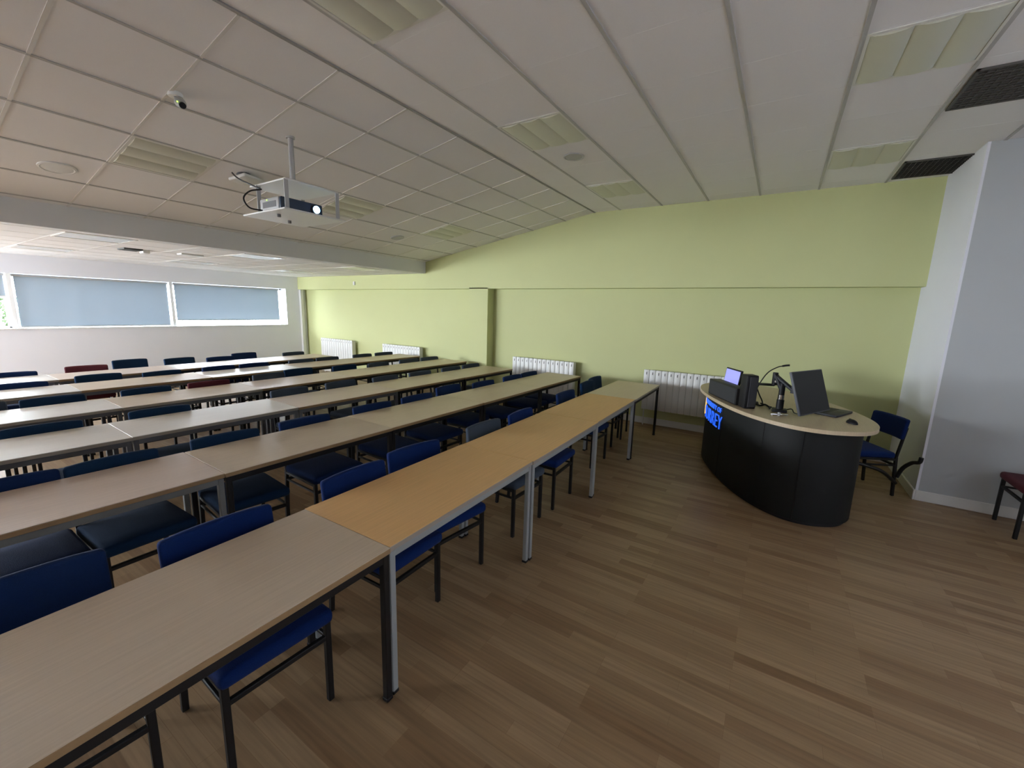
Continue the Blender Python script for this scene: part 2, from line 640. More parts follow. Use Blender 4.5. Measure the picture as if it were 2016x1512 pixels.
g_l = 'unlit recessed square ceiling lights'
lights = [
    ((3.43, 1.90, ZC), 0, 'unlit square ceiling light beside the round vent, nearer the camera'),
    ((5.33, 1.90, ZC), 0, 'unlit square ceiling light between the round vent and the green wall'),
    ((1.56, 1.90, ZC), 0, 'unlit square ceiling light cut by the top edge of the picture'),
    ((3.43, -0.50, ZC), 0, 'large-looking unlit ceiling light at the top right corner'),
    ((5.30, -0.50, ZC), 0, 'unlit ceiling light above the teacher desk, near the small dark vent'),
    ((1.63, 4.57, 0), 1, 'unlit striped ceiling light left of the projector on the sloping ceiling'),
    ((3.47, 4.57, 0), 1, 'unlit striped ceiling light half hidden right of the projector'),
    ((5.23, 4.57, 0), 1, 'unlit ceiling light on the slope nearest the green wall'),
    ((1.63, 6.68, ZL), 0, 'pale ceiling light just beyond the beam on the left'),
    ((3.40, 6.74, ZL), 0, 'bright ceiling light catching daylight beyond the beam'),
    ((5.23, 6.74, ZL), 0, 'ceiling light beyond the beam nearest the green wall'),
    ((1.63, 8.95, ZL), 0, 'thin-looking ceiling light close to the windows on the left'),
    ((3.43, 8.95, ZL), 0, 'ceiling light close to the windows at their middle'),
    ((5.23, 8.95, ZL), 0, 'ceiling light close to the windows at the green wall end'),
]
tr0 = troffer(DIFF, 0.016)
tr1 = troffer(DIFW, 0.004)
for i, (p, sl, lab) in enumerate(lights):
    t = tr0 if i == 0 else tr1 if i == 8 else dup(tr0 if i < 8 else tr1)
    if sl:
        t.location = slope_pt(p[0], p[1], 0.001)
        t.rotation_euler = (SL, 0, 0)
    else:
        t.location = (p[0], p[1], p[2] - 0.001)
    tag(t, lab, 'ceiling light', g_l)


def grille(m_blade, m_back, solid=False):
    t = thing('ceiling_vent', 'x', 'vent')
    b = nb()
    for s in (-1, 1):
        box(b, -0.297, 0.297, s * 0.288 - 0.009, s * 0.288 + 0.009, -0.012, 0.004, 0.002, 1)
        box(b, s * 0.288 - 0.009, s * 0.288 + 0.009, -0.297, 0.297, -0.012, 0.004, 0.002, 1)
    obj('frame', b, DARKG, t)
    b = nb(); box(b, -0.28, 0.28, -0.28, 0.28, -0.004, 0.003)
    obj('backing', b, m_back, t)
    b = nb()
    for k in range(1, 14):
        q = -0.28 + 0.04 * k
        box(b, -0.28, 0.28, q - 0.002, q + 0.002, -0.011, 0)
        box(b, q - 0.002, q + 0.002, -0.28, 0.28, -0.011, 0)
    obj('louvre', b, m_blade, t)
    return t


v = grille(DARKG, DARKG); v.location = (4.15, -1.12, ZC - 0.001)
tag(v, 'dark grey square ceiling vent at the right edge of the picture', 'vent', 'dark ceiling vents')
v = grille(DARKV, DARKV); v.location = (5.95, -1.12, ZC - 0.001)
v.scale = (1, 0.98, 1)
tag(v, 'small-looking black ceiling vent where the ceiling meets the white corner', 'vent', 'dark ceiling vents')


def round_vent(loc, sl, lab, r=0.10, m=None):
    t = thing('round_speaker', lab, 'ceiling speaker', loc, 0, 'round ceiling speakers')
    if sl:
        t.rotation_euler = (SL, 0, 0)
    b = nb()
    pr = [(r + 0.018, 0.0), (r + 0.016, -0.008), (r + 0.004, -0.012), (r - 0.004, -0.008)]
    n = 40
    rings = [[b.verts.new((q * math.cos(2 * PI * k / n), q * math.sin(2 * PI * k / n), z)) for k in range(n)] for q, z in pr]
    for i in range(len(rings) - 1):
        for k in range(n):
            b.faces.new((rings[i][k], rings[i][(k + 1) % n], rings[i + 1][(k + 1) % n], rings[i + 1][k]))
    obj('rim', b, m or PWHITE, t, True)
    b = nb()
    rings = []
    for j in range(6):
        q = (r - 0.003) * (1 - j / 6)
        rings.append([b.verts.new((q * math.cos(2 * PI * k / n), q * math.sin(2 * PI * k / n), -0.007 - 0.006 * (1 - (1 - j / 6) ** 2))) for k in range(n)])
    c = b.verts.new((0, 0, -0.013))
    for i in range(5):
        for k in range(n):
            b.faces.new((rings[i][k], rings[i][(k + 1) % n], rings[i + 1][(k + 1) % n], rings[i + 1][k]))
    for k in range(n):
        b.faces.new((rings[5][k], rings[5][(k + 1) % n], c))
    obj('grille', b, m or PGREY, t, True)
    return t


round_vent((4.06, 1.91, ZC), 0, 'grey round ceiling speaker between two square lights', 0.085, PGREY)
round_vent(slope_pt(1.10, 5.21), 1, 'white round ceiling speaker at the left of the sloping ceiling', 0.10, PWHITE)
round_vent(slope_pt(4.77, 5.19), 1, 'small-looking round ceiling speaker right of the projector', 0.085, PGREY)

# ------------------------------------------------------------------ small ceiling devices
t = thing('security_camera', 'small white camera with black lens on the sloping ceiling', 'camera', slope_pt(1.36, 3.55))
t.rotation_euler = (0, 0, math.radians(-35))
b = nb(); cyl(b, (0, 0, 0.01), (0, 0, -0.018), 0.042)
obj('base', b, PWHITE, t, True)
b = nb(); cyl(b, (0, 0, -0.015), (0.02, -0.01, -0.05), 0.012)
obj('arm', b, PGREY, t, True)
b = nb()
bmesh.ops.create_uvsphere(b, u_segments=24, v_segments=14, radius=1.0)
d = Vector((0.35, -0.75, -0.45)).normalized()
Mq = d.to_track_quat('Z', 'Y').to_matrix().to_4x4()
for q in b.verts:
    q.co = Mq @ Vector((q.co.x * 0.032, q.co.y * 0.032, q.co.z * 0.065)) + Vector((0.03, -0.03, -0.06))
body = obj('body', b, PGREY, t, True)
b = nb()
c0 = Vector((0.03, -0.03, -0.06)) + d * 0.050
cyl(b, c0, c0 + d * 0.018, 0.019)
obj('lens', b, DARKB, t, True)
b = nb(); bmesh.ops.create_icosphere(b, subdivisions=1, radius=0.005, matrix=Matrix.Translation(c0 + Vector((-0.022, -0.012, 0.012))))
obj('status_light', b, LEDG, t)

t = thing('access_point', 'white flat box hanging from the ceiling behind the projector', 'access point', slope_pt(2.21, 4.45))
t.rotation_euler = (SL, 0, 0.3)
b = nb(); box(b, -0.11, 0.11, -0.10, 0.10, -0.058, -0.028, 0.012, 3)
obj('cover', b, PWHITE, t, True)
b = nb(); cyl(b, (-0.02, 0, 0.005), (-0.02, 0, -0.03), 0.06)
obj('mount', b, DGREYM, t, True)

t = thing('ceiling_device', 'small dark grille with a white box on the low ceiling', 'sensor', (2.20, 7.58, ZL))
b = nb(); box(b, -0.11, 0.09, -0.13, 0.13, -0.02, 0.003, 0.004, 1)
obj('grille', b, DARKV, t)
b = nb(); box(b, 0.10, 0.18, -0.08, 0.06, -0.045, 0.003, 0.01, 2)
obj('cover', b, PWHITE, t, True)
b = nb(); box(b, 2.70, 2.98, 7.38, 7.54, ZL - 0.02, ZL + 0.003, 0.004, 1)
tag(obj('ceiling_plate', b, PWHITE), 'small pale rectangular plate on the low ceiling', 'ceiling plate')
b = nb(); box(b, XB - 0.03, XB + 0.003, 8.35, 8.41, 2.17, 2.25, 0.008, 2)
tag(obj('wall_sensor', b, PWHITE, None, True), 'tiny white sensor high on the green wall', 'sensor')

# ------------------------------------------------------------------ projector on its ceiling shelf
pz0, pz1 = 2.42, 2.645
t = thing('projector_shelf', 'white two-plate projector shelf hanging on a pole from the ceiling', 'projector mount', (2.145, 3.565, 0))
def plate(x0, x1, y0, y1, z):
    b = nb(); box(b, x0, x1, y0, y1, z, z + 0.012, 0.003, 1); return b
# local = world - (2.145, 3.565)
obj('lower_plate', plate(-0.265, 0.265, -0.31, 0.31, pz0), PWHITE, t)
obj('upper_plate', plate(-0.225, 0.235, -0.27, 0.25, pz1), PWHITE, t)
for sx, sy in ((-0.215, -0.262), (0.225, -0.262), (-0.215, 0.135), (0.225, 0.235)):
    b = nb(); box(b, sx - 0.016, sx + 0.016, sy - 0.003, sy + 0.003, pz0 + 0.01, pz1 + 0.005)
    obj('strut', b, PGREY, t)
b = nb(); cyl(b, (0, 0, pz1 + 0.01), (0, 0, 3.06), 0.021)
obj('pole', b, PGREY, t, True)
b = nb(); cyl(b, (0, 0, 3.045), (0, 0, 3.075), 0.034)
obj('ceiling_flange', b, PGREY, t, True)
b = nb(); cyl(b, (-0.045, 0, pz1 + 0.05), (-0.01, 0, pz1 + 0.055), 0.016); cyl(b, (-0.055, 0, pz1 + 0.02), (-0.045, 0, pz1 + 0.08), 0.014)
obj('clamp', b, PWHITE, t, True)
for x, y in ((-0.17, -0.06), (0.02, 0.12)):
    b = nb(); cyl(b, (x, y, pz0 - 0.022), (x, y, pz0 + 0.002), 0.014)
    obj('bolt', b, DGREYM, t, True)

t = thing('projector', 'white projector with dark front and glowing blue-white lens', 'projector', (2.10, 3.50, pz0 + 0.0125))
b = nb(); box(b, -0.18, 0.18, -0.10, 0.18, 0.008, 0.105, 0.014, 3)
for x in (-0.14, 0.14):
    for y in (-0.05, 0.14):
        cyl(b, (x, y, 0), (x, y, 0.012), 0.012)
obj('body', b, PGREY, t, True)
b = nb(); box(b, -0.178, 0.178, -0.128, -0.098, 0.010, 0.103, 0.014, 3)
obj('front_panel', b, PBLUE, t, True)
b = nb(); cyl(b, (0.105, -0.126, 0.052), (0.105, -0.150, 0.052), 0.040)
ring = obj('lens_ring', b, DARKB, t, True)
b = nb(); cyl(b, (0.105, -0.150, 0.052), (0.105, -0.153, 0.052), 0.030)
obj('lens', b, LENS, ring, True)
b = nb(); box(b, -0.182, -0.179, 0.06, 0.075, 0.085, 0.091)
obj('indicator', b, LEDG, t)
b = nb(); box(b, -0.1825, -0.179, -0.06, 0.13, 0.030, 0.075)
obj('air_grille', b, DGREYM, t)

sp = bpy.data.lights.new('projector_beam', 'SPOT')
sp.energy = 1250
sp.color = (0.72, 0.80, 1.0)
sp.spot_size = math.radians(32)
sp.spot_blend = 0.25
sp.shadow_soft_size = 0.02
so = bpy.data.objects.new('projector_beam', sp)
C.objects.link(so)
so.location = (2.205, 3.33, 2.485)
so.rotation_euler = (Vector((1.3, YFR, 1.6)) - Vector(so.location)).to_track_quat('-Z', 'Y').to_euler()

b = nb()
tube(b, [(1.90, 3.60, 2.60), (1.84, 3.66, 2.58), (1.80, 3.68, 2.52), (1.83, 3.66, 2.455), (1.91, 3.62, 2.445)], 0.006)
tube(b, [(1.90, 3.60, 2.60), (1.86, 3.85, 2.70), (1.93, 4.1, 2.80), (2.02, 4.26, 2.825)], 0.006)
tag(obj('projector_cable', b, DARKB, None, True), 'dark cable looping beside the projector shelf', 'cable')

# ------------------------------------------------------------------ roller blinds
blinds = [
    (-4.28, -2.95, 1.98, 'roller blind pulled partly down at the far left window'),
    (-2.85, -0.80, 1.98, 'roller blind pulled partly down over the next window along'),
    (-0.70, 1.45, 1.70, 'half-raised grey blue roller blind at the left edge of the picture'),
    (1.53, 3.62, 1.20, 'wide grey blue roller blind lowered right to the sill'),
    (3.71, 5.90, 1.295, 'grey blue roller blind with a bright gap beneath, nearest the green wall'),
]
for a, c, z, lab in blinds:
    t = thing('roller_blind', lab, 'roller blind', ((a + c) / 2, YW + 0.075, 0), 0, 'grey blue roller blinds over the windows')
    h = (c - a) / 2
    b = nb(); cyl(b, (-h, 0, 2.045), (h, 0, 2.045), 0.022)
    obj('roller', b, PGREY, t, True)
    b = nb()
    n = 24
    for i in range(n):
        pass
    cols = [[b.verts.new((-h + 0.015 + (2 * h - 0.03) * i / n, -0.018 + 0.003 * math.sin(i * 1.3), zz)) for zz in (2.045, z + 0.01)] for i in range(n + 1)]
    for i in range(n):
        b.faces.new((cols[i][0], cols[i + 1][0], cols[i + 1][1], cols[i][1]))
    obj('fabric', b, BLIND, t, True)
    b = nb(); box(b, -h + 0.012, h - 0.012, -0.026, -0.012, z - 0.006, z + 0.014, 0.004, 2)
    obj('bottom_bar', b, PGREY, t)

# ------------------------------------------------------------------ outdoors seen through the glass
b = nb(); box(b, -14, 14, YW + 0.45, 40, -0.3, -0.15)
g = struct('ground', b, PAVE)
t = thing('shrub', 'bright green shrub outside the left window', 'shrub', (1.0, 13.2, -0.15))
b = nb(); 
for k in range(5):
    a = k * 1.3
    tube(b, [(0.1 * math.cos(a), 0.1 * math.sin(a), 0), (0.3 * math.cos(a), 0.3 * math.sin(a), 0.8), (0.6 * math.cos(a), 0.5 * math.sin(a), 1.6)], 0.03, 6, 4, 0.01)
obj('stem', b, BARK, t)
b = nb()
for k in range(2600):
    u = Vector((random.gauss(0, 1), random.gauss(0, 1), random.gauss(0, 1))).normalized() * random.uniform(0.55, 1.0) ** 0.5
    c = Vector((u.x * 1.15, u.y * 0.9, 1.25 + u.z * 1.15))
    q = Euler((random.uniform(0, 6), random.uniform(0, 6), random.uniform(0, 6))).to_matrix()
    s = random.uniform(0.05, 0.09)
    pts = [(-s, 0, 0), (-0.3 * s, -0.4 * s, 0.1 * s), (s, 0, 0), (-0.3 * s, 0.4 * s, 0.1 * s)]
    b.faces.new([b.verts.new(c + q @ Vector(p)) for p in pts])
obj('foliage', b, LEAF, t)

# ------------------------------------------------------------------ radiators
def radiator(y0, y1, lab):
    z0, z1 = 0.26, 0.875
    xf = 6.42
    L = y1 - y0
    t = thing('radiator', lab, 'radiator', (XG, (y0 + y1) / 2, 0), 0, 'white column radiators on the green wall')
    b = nb()
    n = 14
    p = L / n
    hw = L / 2
    for k in range(n):
        ya = -hw + k * p
        box(b, -0.160, -0.118, ya + 0.003, ya + p - 0.003, z0, z1, 0.008, 2)
    obj('front_panel', b, RADW, t, True)
    b = nb()
    box(b, -0.150, -0.02 - 0.04, -hw + 0.004, hw - 0.004, z0 + 0.01, z1 - 0.012, 0.004, 1)
    obj('back_panel', b, RADW, t)
    b = nb()
    for k in range(n):
        yc = -hw + (k + 0.5) * p
        box(b, -0.1615, -0.158, yc - 0.0055, yc + 0.0055, z1 - 0.075, z1 - 0.035, 0.001, 1)
    obj('vent_slots', b, RADS, t)
    for s in (-1, 1):
        b = nb(); box(b, -0.06, 0.0, s * (hw - 0.2) - 0.02, s * (hw - 0.2) + 0.02, 0.45, 0.70)
        obj('bracket', b, RADW, t)
        b = nb(); cyl(b, (-0.10, s * (hw - 0.03), 0.0), (-0.10, s * (hw - 0.03), z0 + 0.02), 0.009)
        obj('pipe', b, RADW, t, True)
    b = nb(); cyl(b, (-0.10, -hw - 0.005, z0 + 0.03), (-0.10, -hw - 0.06, z0 + 0.03), 0.018); cyl(b, (-0.10, -hw - 0.02, z0 + 0.03), (-0.10, -hw + 0.01, z0 + 0.03), 0.010)
    obj('valve', b, PWHITE, t, True)


radiator(2.83, 4.05, 'white radiator right of the green pilaster, behind the second table row')
radiator(0.42, 1.67, 'white radiator partly hidden by the black teacher desk')
radiator(6.38, 7.55, 'white radiator between the pilaster and the far corner radiator')
radiator(8.61, 9.86, 'white radiator in the far corner nearest the windows')

# ------------------------------------------------------------------ tables
TL, TD, TH = 1.231, 0.597, 0.73


def make_table(top, edge, metal, metal_r=None):
    """origin: front-left corner on the floor; parts: tabletop, frame, leg x4"""
    t = thing('classroom_table', 'x', 'table')
    W, D = TL - 0.001, TD
    b = nb(); box(b, 0.0015, W - 0.0015, 0.0015, D - 0.0015, TH - 0.004, TH, 0.0012, 1)
    tt = obj('tabletop', b, top, t)
    b = nb(); box(b, 0, W, 0, D, TH - 0.026, TH - 0.0032, 0.002, 1)
    obj('edging', b, edge, tt)
    b = nb()
    i, h = 0.020, 0.036
    z1 = TH - 0.0265
    for y in (i, D - i):
        box(b, i, W - i, y - 0.0115, y + 0.0115, z1 - h, z1, 0.002, 1)
    for x in (i, W - i):
        box(b, x - 0.0115, x + 0.0115, i, D - i, z1 - h, z1, 0.002, 1)
    obj('frame', b, metal, t)
    for k, (x, y) in enumerate(((i, i), (i, D - i), (W - i, i), (W - i, D - i))):
        b = nb(); box(b, x - 0.015, x + 0.015, y - 0.015, y + 0.015, 0.012, z1 - 0.002, 0.003, 1)
        lg = obj('leg', b, metal, t)
        b = nb(); box(b, x - 0.017, x + 0.017, y - 0.017, y + 0.017, 0, 0.018, 0.003, 1)
        obj('foot_cap', b, BLACKM, lg)
    return t


ROWS = [  # left x of joint 0, front y, rotation deg, first joint, tops
    (1.083, 1.253, 0.84, -1, [(L_PALE, EDGE, BLACKM), (L_OAK, EDGEG, GREYM), (L_OAK, EDGEG, GREYM), (L_OAK, EDGEG, GREYM), (L_BEECH, EDGEG, BLACKM)]),
    (1.059, 2.619, -1.40, -1, [(L_ROSE, EDGE, MGREYM), (L_PALE, EDGE, BLACKM), (L_BEECH, EDGE, BLACKM), (L_BEECH, EDGE, BLACKM), (L_BEECH, EDGE, BLACKM)]),
    (2.221, 3.818, -1.56, -2, [(L_WHITE, EDGEG, DGREYM), (L_WHITE, EDGEG, DGREYM), (L_ROSE, EDGE, DGREYM), (L_BEECH, EDGE, BLACKM), (L_BEECH, EDGE, BLACKM)]),
    (2.475, 4.969, -1.06, -2, [(L_WHITE, EDGEG, DGREYM), (L_PALE, EDGEG, DGREYM), (L_ROSE, EDGE, BLACKM), (L_BEECH, EDGE, BLACKM), (L_BEECH, EDGE, BLACKM)]),
    (2.472, 6.202, -1.28, -2, [(L_WHITE, EDGEG, DGREYM), (L_PALE, EDGE, DGREYM), (L_WHITE, EDGE, BLACKM), (L_PALE, EDGE, BLACKM), (L_BEECH, EDGE, BLACKM)]),
    (2.499, 7.256, -0.13, -2, [(L_WHITE, EDGEG, DGREYM), (L_ROSE, EDGE, DGREYM), (L_WHITE, EDGE, BLACKM), (L_BEECH, EDGE, BLACKM)]),
]
LN = {'pale_laminate': 'pale', 'whitish_laminate': 'whitish', 'rosy_beech_laminate': 'rosy brown', 'beech_laminate': 'light wood', 'orange_oak_laminate': 'orange wood'}
RN = ['front', 'second', 'third', 'fourth', 'fifth', 'rearmost']
protos = {}
for r, (x0, y0, th, k0, tops) in enumerate(ROWS):
    for j, spec in enumerate(tops):
        key = tuple(m.name for m in spec)
        if key not in protos:
            t = make_table(*spec)
            protos[key] = t
        else:
            t = dup(protos[key])
        a = math.radians(th)
        s = (k0 + j) * TL
        t.location = (x0 + s * math.cos(a), y0 + s * math.sin(a) + (0.006 if (j + r) % 2 else 0), 0)
        t.rotation_euler = (0, 0, a)
        n = len(tops)
        if j == 0:
            pos = 'at the left edge of the picture'
        elif j == n - 1:
            pos = 'at the green wall end'
        else:
            pos = ORD[j] + ' from the left'
        tag(t, '%s topped table in the %s table row, %s' % (LN[spec[0].name], RN[r], pos), 'table', 'classroom tables in rows')


# ------------------------------------------------------------------ chairs
def pad_mesh(w, y0, y1, z0, z1, round_r, crown=0.012, seg=3):
    """rounded cushion, slightly crowned"""
    b = nb()
    box(b, -w / 2, w / 2, y0, y1, z0, z1, round_r, seg)
    bmesh.ops.subdivide_edges(b, edges=[e for e in b.edges if e.calc_length() > 0.12], cuts=4, use_grid_fill=True)
    zc, yc = (z0 + z1) / 2, (y0 + y1) / 2
    for v in b.verts:
        if v.co.z > zc:
            fx = 1 - (2 * v.co.x / w) ** 2
            fy = 1 - (2 * (v.co.y - yc) / (y1 - y0)) ** 2
            v.co.z += crown * max(0, fx) * max(0, fy)
    return b


def back_mesh(w, y, z0, z1, tk, lean):
    b = nb()
    box(b, -w / 2, w / 2, -tk / 2, tk / 2, z0, z1, 0.016, 3)
    bmesh.ops.subdivide_edges(b, edges=[e for e in b.edges if e.calc_length() > 0.12], cuts=5, use_grid_fill=True)
    for v in b.verts:
        q = 2 * v.co.x / w
        v.co.y += y + lean * (v.co.z - z0) + 0.018 * (1 - q * q)   # curved to hold the back
        v.co.z -= 0.006 * q ** 4
    return b


CW = 0.415


def make_chair(fs, fb, metal=BLACKM, name='classroom_chair'):
    """faces -y; origin on the floor under the seat"""
    t = thing(name, 'x', 'chair')
    obj('seat', pad_mesh(0.430, -0.235, 0.200, 0.385, 0.448, 0.024), fs, t, True)
    obj('backrest', back_mesh(0.430, 0.225, 0.585, 0.785, 0.040, 0.14), fb, t, True)
    x = CW / 2 - 0.013
    for s in (-1, 1):
        b = nb(); bar(b, (s * x, -0.205, 0), (s * x, -0.205, 0.392), 0.025)
        obj('leg', b, metal, t)
        b = nb()
        bar(b, (s * x, 0.245, 0), (s * x, 0.215, 0.40), 0.025)
        bar(b, (s * x, 0.215, 0.395), (s * x, 0.262, 0.70), 0.025, 0.020)
        obj('leg', b, metal, t)
    b = nb()
    bar(b, (-x, -0.205, 0.315), (x, -0.205, 0.315), 0.022)
    bar(b, (-x, 0.222, 0.315), (x, 0.222, 0.315), 0.022)
    for s in (-1, 1):
        bar(b, (s * x, -0.205, 0.375), (s * x, 0.215, 0.375), 0.022)
        bar(b, (s * x, -0.205, 0.315), (s * x, 0.222, 0.315), 0.016)
    obj('frame', b, metal, t)
    return t


#           per row: centre x, y of the back's top edge, seat/back cloth, turn in degrees
CH = {
    0: [(0.195, 2.09, 'n', -3), (0.745, 1.955, 'b', -2), (1.455, 1.985, 'b', 1), (1.965, 2.02, 'b', -7), (2.73, 1.995, 's', -3), (3.27, 1.965, 'b', 2), (4.43, 2.05, 'n', -2), (5.28, 2.13, 't', 0), (5.725, 2.19, 't', 0)],
    1: [(0.30, 3.23, 'n', 0), (0.74, 3.27, 't', 1), (1.34, 3.23, 't', -6), (1.93, 3.24, 'n', -3), (2.60, 3.22, 'n', -3), (3.17, 3.20, 'n', -2), (3.825, 3.34, 'n', 0), (4.36, 3.20, 'n', -3), (5.03, 3.18, 'n', -3), (5.48, 3.16, 'n', -2)],
    2: [(0.66, 4.49, 't', -4), (1.36, 4.46, 't', -6), (2.54, 4.54, 's', 1), (3.18, 4.53, 's', 1), (3.81, 4.44, 's', -1), (4.43, 4.41, 's', -2), (5.10, 4.39, 's', -2), (5.60, 4.38, 's', -3)],
    3: [(0.45, 5.80, 's', 0), (0.945, 5.74, 't', -3), (1.62, 5.66, 't', 0), (2.20, 5.64, 'm', -2), (2.93, 5.72, 's', 4), (3.43, 5.86, 't', -1), (4.10, 5.72, 't', 0), (4.665, 5.60, 's', 0), (5.35, 5.60, 's', -4), (5.86, 5.58, 's', -4)],
    4: [(0.90, 6.88, 'n', -5), (1.58, 7.08, 't', -3), (2.15, 6.87, 't', 4), (2.82, 6.87, 'n', 0), (3.31, 6.86, 'n', -1), (4.05, 6.82, 's', -3), (4.54, 6.81, 's', -3), (5.28, 6.80, 's', -1), (5.80, 6.79, 's', -4)],
    5: [(0.99, 7.92, 'n', -4), (1.70, 8.10, 'm', -8), (2.28, 8.52, 't', 0), (2.84, 8.28, 't', 3), (3.345, 8.04, 'n', -1), (3.88, 8.38, 'n', 0), (4.58, 7.96, 's', 0)],
}
FAB = {'b': F_BLUE, 'n': F_NAVY, 't': F_TEAL, 's': F_SLATE, 'm': F_MAROON}
CN = {'b': 'royal blue', 'n': 'navy blue', 't': 'petrol blue', 's': 'slate blue', 'm': 'maroon'}
cp = {}
for r, lst in CH.items():
    for j, (x, y, c, turn) in enumerate(lst):
        if c not in cp:
            cp[c] = t = make_chair(FAB[c], FAB[c])
        else:
            t = dup(cp[c])
        a = math.radians(turn)
        rx, ry, rth = ROWS[r][0], ROWS[r][1], math.radians(ROWS[r][2])
        edge = max(ry + TD + 0.006 + (x + q - rx) * math.tan(rth) - q * math.sin(a) for q in (-0.2, 0, 0.2))
        ny = max(y, edge + 0.047)
        x *= 1 + 0.5 * (ny - y) / y
        y = ny
        # top of the back sits 0.27 behind the origin
        off = Vector((-math.sin(a), math.cos(a))) * 0.262
        t.location = (x - off.x, y - off.y, 0)
        t.rotation_euler = (0, 0, a)
        tag(t, '%s padded chair behind the %s table row, %s chair from the left' % (CN[c], RN[r], ORD[j]), 'chair', 'padded chairs behind the table rows')

# teacher's chair, with the curved dark brace under it
t = make_chair(F_BLUE, F_BLUE, BLACKM, 'desk_chair')
ang = math.atan2(0.19, 0.36) + PI
mid = Vector((5.51, -1.045))
fwd = Vector((-0.467, 0.884))
t.location = (mid.x + fwd.x * 0.245, mid.y + fwd.y * 0.245, 0)
t.rotation_euler = (0, 0, math.atan2(fwd.y, fwd.x) + PI / 2)
tag(t, 'blue padded chair behind the teacher desk, facing left', 'chair')
b = nb()
x = CW / 2 - 0.013
tube(b, [(x + 0.01, 0.245, 0.20), (x + 0.03, 0.27, 0.30), (x + 0.08, 0.30, 0.375), (x + 0.13, 0.32, 0.40), (x + 0.14, 0.325, 0.45)], 0.018)
tube(b, [(x - 0.02, -0.20, 0.33), (x + 0.02, -0.08, 0.31), (x + 0.04, 0.08, 0.26), (x + 0.02, 0.24, 0.14)], 0.017)
obj('curved_brace', b, BLACKM, t, True)

# maroon chair at the right edge
t = make_chair(F_MAROON, F_MAROON, BLACKM, 'side_chair')
t.location = (5.03, -2.01, 0)
t.rotation_euler = (0, 0, math.radians(180))
tag(t, 'maroon padded chair against the white wall at the right edge', 'chair')


# ------------------------------------------------------------------ teacher desk
TH_D = 0.452


def sup(cx, cy, a, bb, n, N=96):
    out = []
    c, s = math.cos(TH_D), math.sin(TH_D)
    for i in range(N):
        t_ = 2 * PI * i / N
        u = math.copysign(abs(math.cos(t_)) ** (2 / n), math.cos(t_))
        v_ = math.copysign(abs(math.sin(t_)) ** (2 / n), math.sin(t_))
        out.append((cx + a * u * c - bb * v_ * s, cy + a * u * s + bb * v_ * c))
    return out


ZD = 0.865
DC = (4.995, -0.027)
desk = thing('teacher_desk', 'black oval teacher desk with a pale wooden top and blue lit lettering', 'desk', (DC[0], DC[1], 0))
loc = lambda pts: [(x - DC[0], y - DC[1]) for x, y in pts]
b = nb(); prism(b, loc(sup(DC[0], DC[1], 1.12, 0.577, 2.4)), ZD - 0.032, ZD, 0.008, 3)
obj('desktop', b, DESKT, desk, True)
b = nb(); prism(b, loc(sup(5.03, -0.03, 1.03, 0.50, 2.4)), 0.035, ZD - 0.0325, 0.003, 1)
obj('body', b, DESKB, desk, True)
b = nb(); prism(b, loc(sup(5.03, -0.03, 1.005, 0.475, 2.4)), 0.0, 0.036, 0, 1)
obj('plinth', b, DARKB, desk, True)
# panel seams on the curved front
BODY = sup(5.03, -0.03, 1.0312, 0.5012, 2.4, 720)
b = nb()
for i in (184, 262, 320):
    x, y = BODY[i * 1]
    bar(b, (x - DC[0], y - DC[1], 0.04), (x - DC[0], y - DC[1], ZD - 0.034), 0.004, 0.004, 0)
obj('panel_seam', b, BLACKM, desk)

# arc-length along the body from t = 0
ARC = [0.0]
for i in range(1, 720):
    ARC.append(ARC[-1] + math.hypot(BODY[i][0] - BODY[i - 1][0], BODY[i][1] - BODY[i - 1][1]))


def on_body(s, z, out):
    lo_, hi_ = 0, 719
    while hi_ - lo_ > 1:
        m_ = (lo_ + hi_) // 2
        if ARC[m_] < s:
            lo_ = m_
        else:
            hi_ = m_
    f = (s - ARC[lo_]) / max(1e-9, ARC[hi_] - ARC[lo_])
    ax, ay = BODY[lo_]
    cx_, cy_ = BODY[hi_]
    d_ = Vector((cx_ - ax, cy_ - ay)).normalized()
    nrm = Vector((d_.y, -d_.x))
    p = Vector((ax + (cx_ - ax) * f, ay + (cy_ - ay) * f)) + nrm * out
    return Vector((p.x - DC[0], p.y - DC[1], z))


def wrap_text(txt, s0, s1, z0, cap, name, m):
    cu = bpy.data.curves.new('lettering', 'FONT')
    cu.body = txt
    cu.size = 1.0
    cu.resolution_u = 3
    cu.offset = -0.014
    to = bpy.data.objects.new('lettering_source', cu)
    C.objects.link(to)
    bpy.context.view_layer.update()
    dg = bpy.context.evaluated_depsgraph_get()
    me = bpy.data.meshes.new_from_object(to.evaluated_get(dg))
    bpy.data.objects.remove(to)
    b = nb(); b.from_mesh(me)
    bpy.data.meshes.remove(me)
    bmesh.ops.subdivide_edges(b, edges=[e for e in b.edges if e.calc_length() > 0.25], cuts=2)
    ext = bmesh.ops.extrude_face_region(b, geom=b.faces[:])
    top = {v for v in ext['geom'] if isinstance(v, bmesh.types.BMVert)}
    xs = [v.co.x for v in b.verts]; ys = [v.co.y for v in b.verts]
    xa, xb = min(xs), max(xs)
    ya, yb = min(ys), max(ys)
    for v in b.verts:
        s = s1 - (v.co.x - xa) / (xb - xa) * (s1 - s0)
        z = z0 + (v.co.y - ya) / (yb - ya) * cap
        v.co = on_body(s, z, 0.010 if v in top else 0.001)
    return obj(name, b, m, desk)


# reading direction runs along increasing arc (left to right seen from outside)
def wrap_text_lr(txt, s0, s1, z0, cap, name, m):
    return wrap_text(txt, s1, s0, z0, cap, name, m)


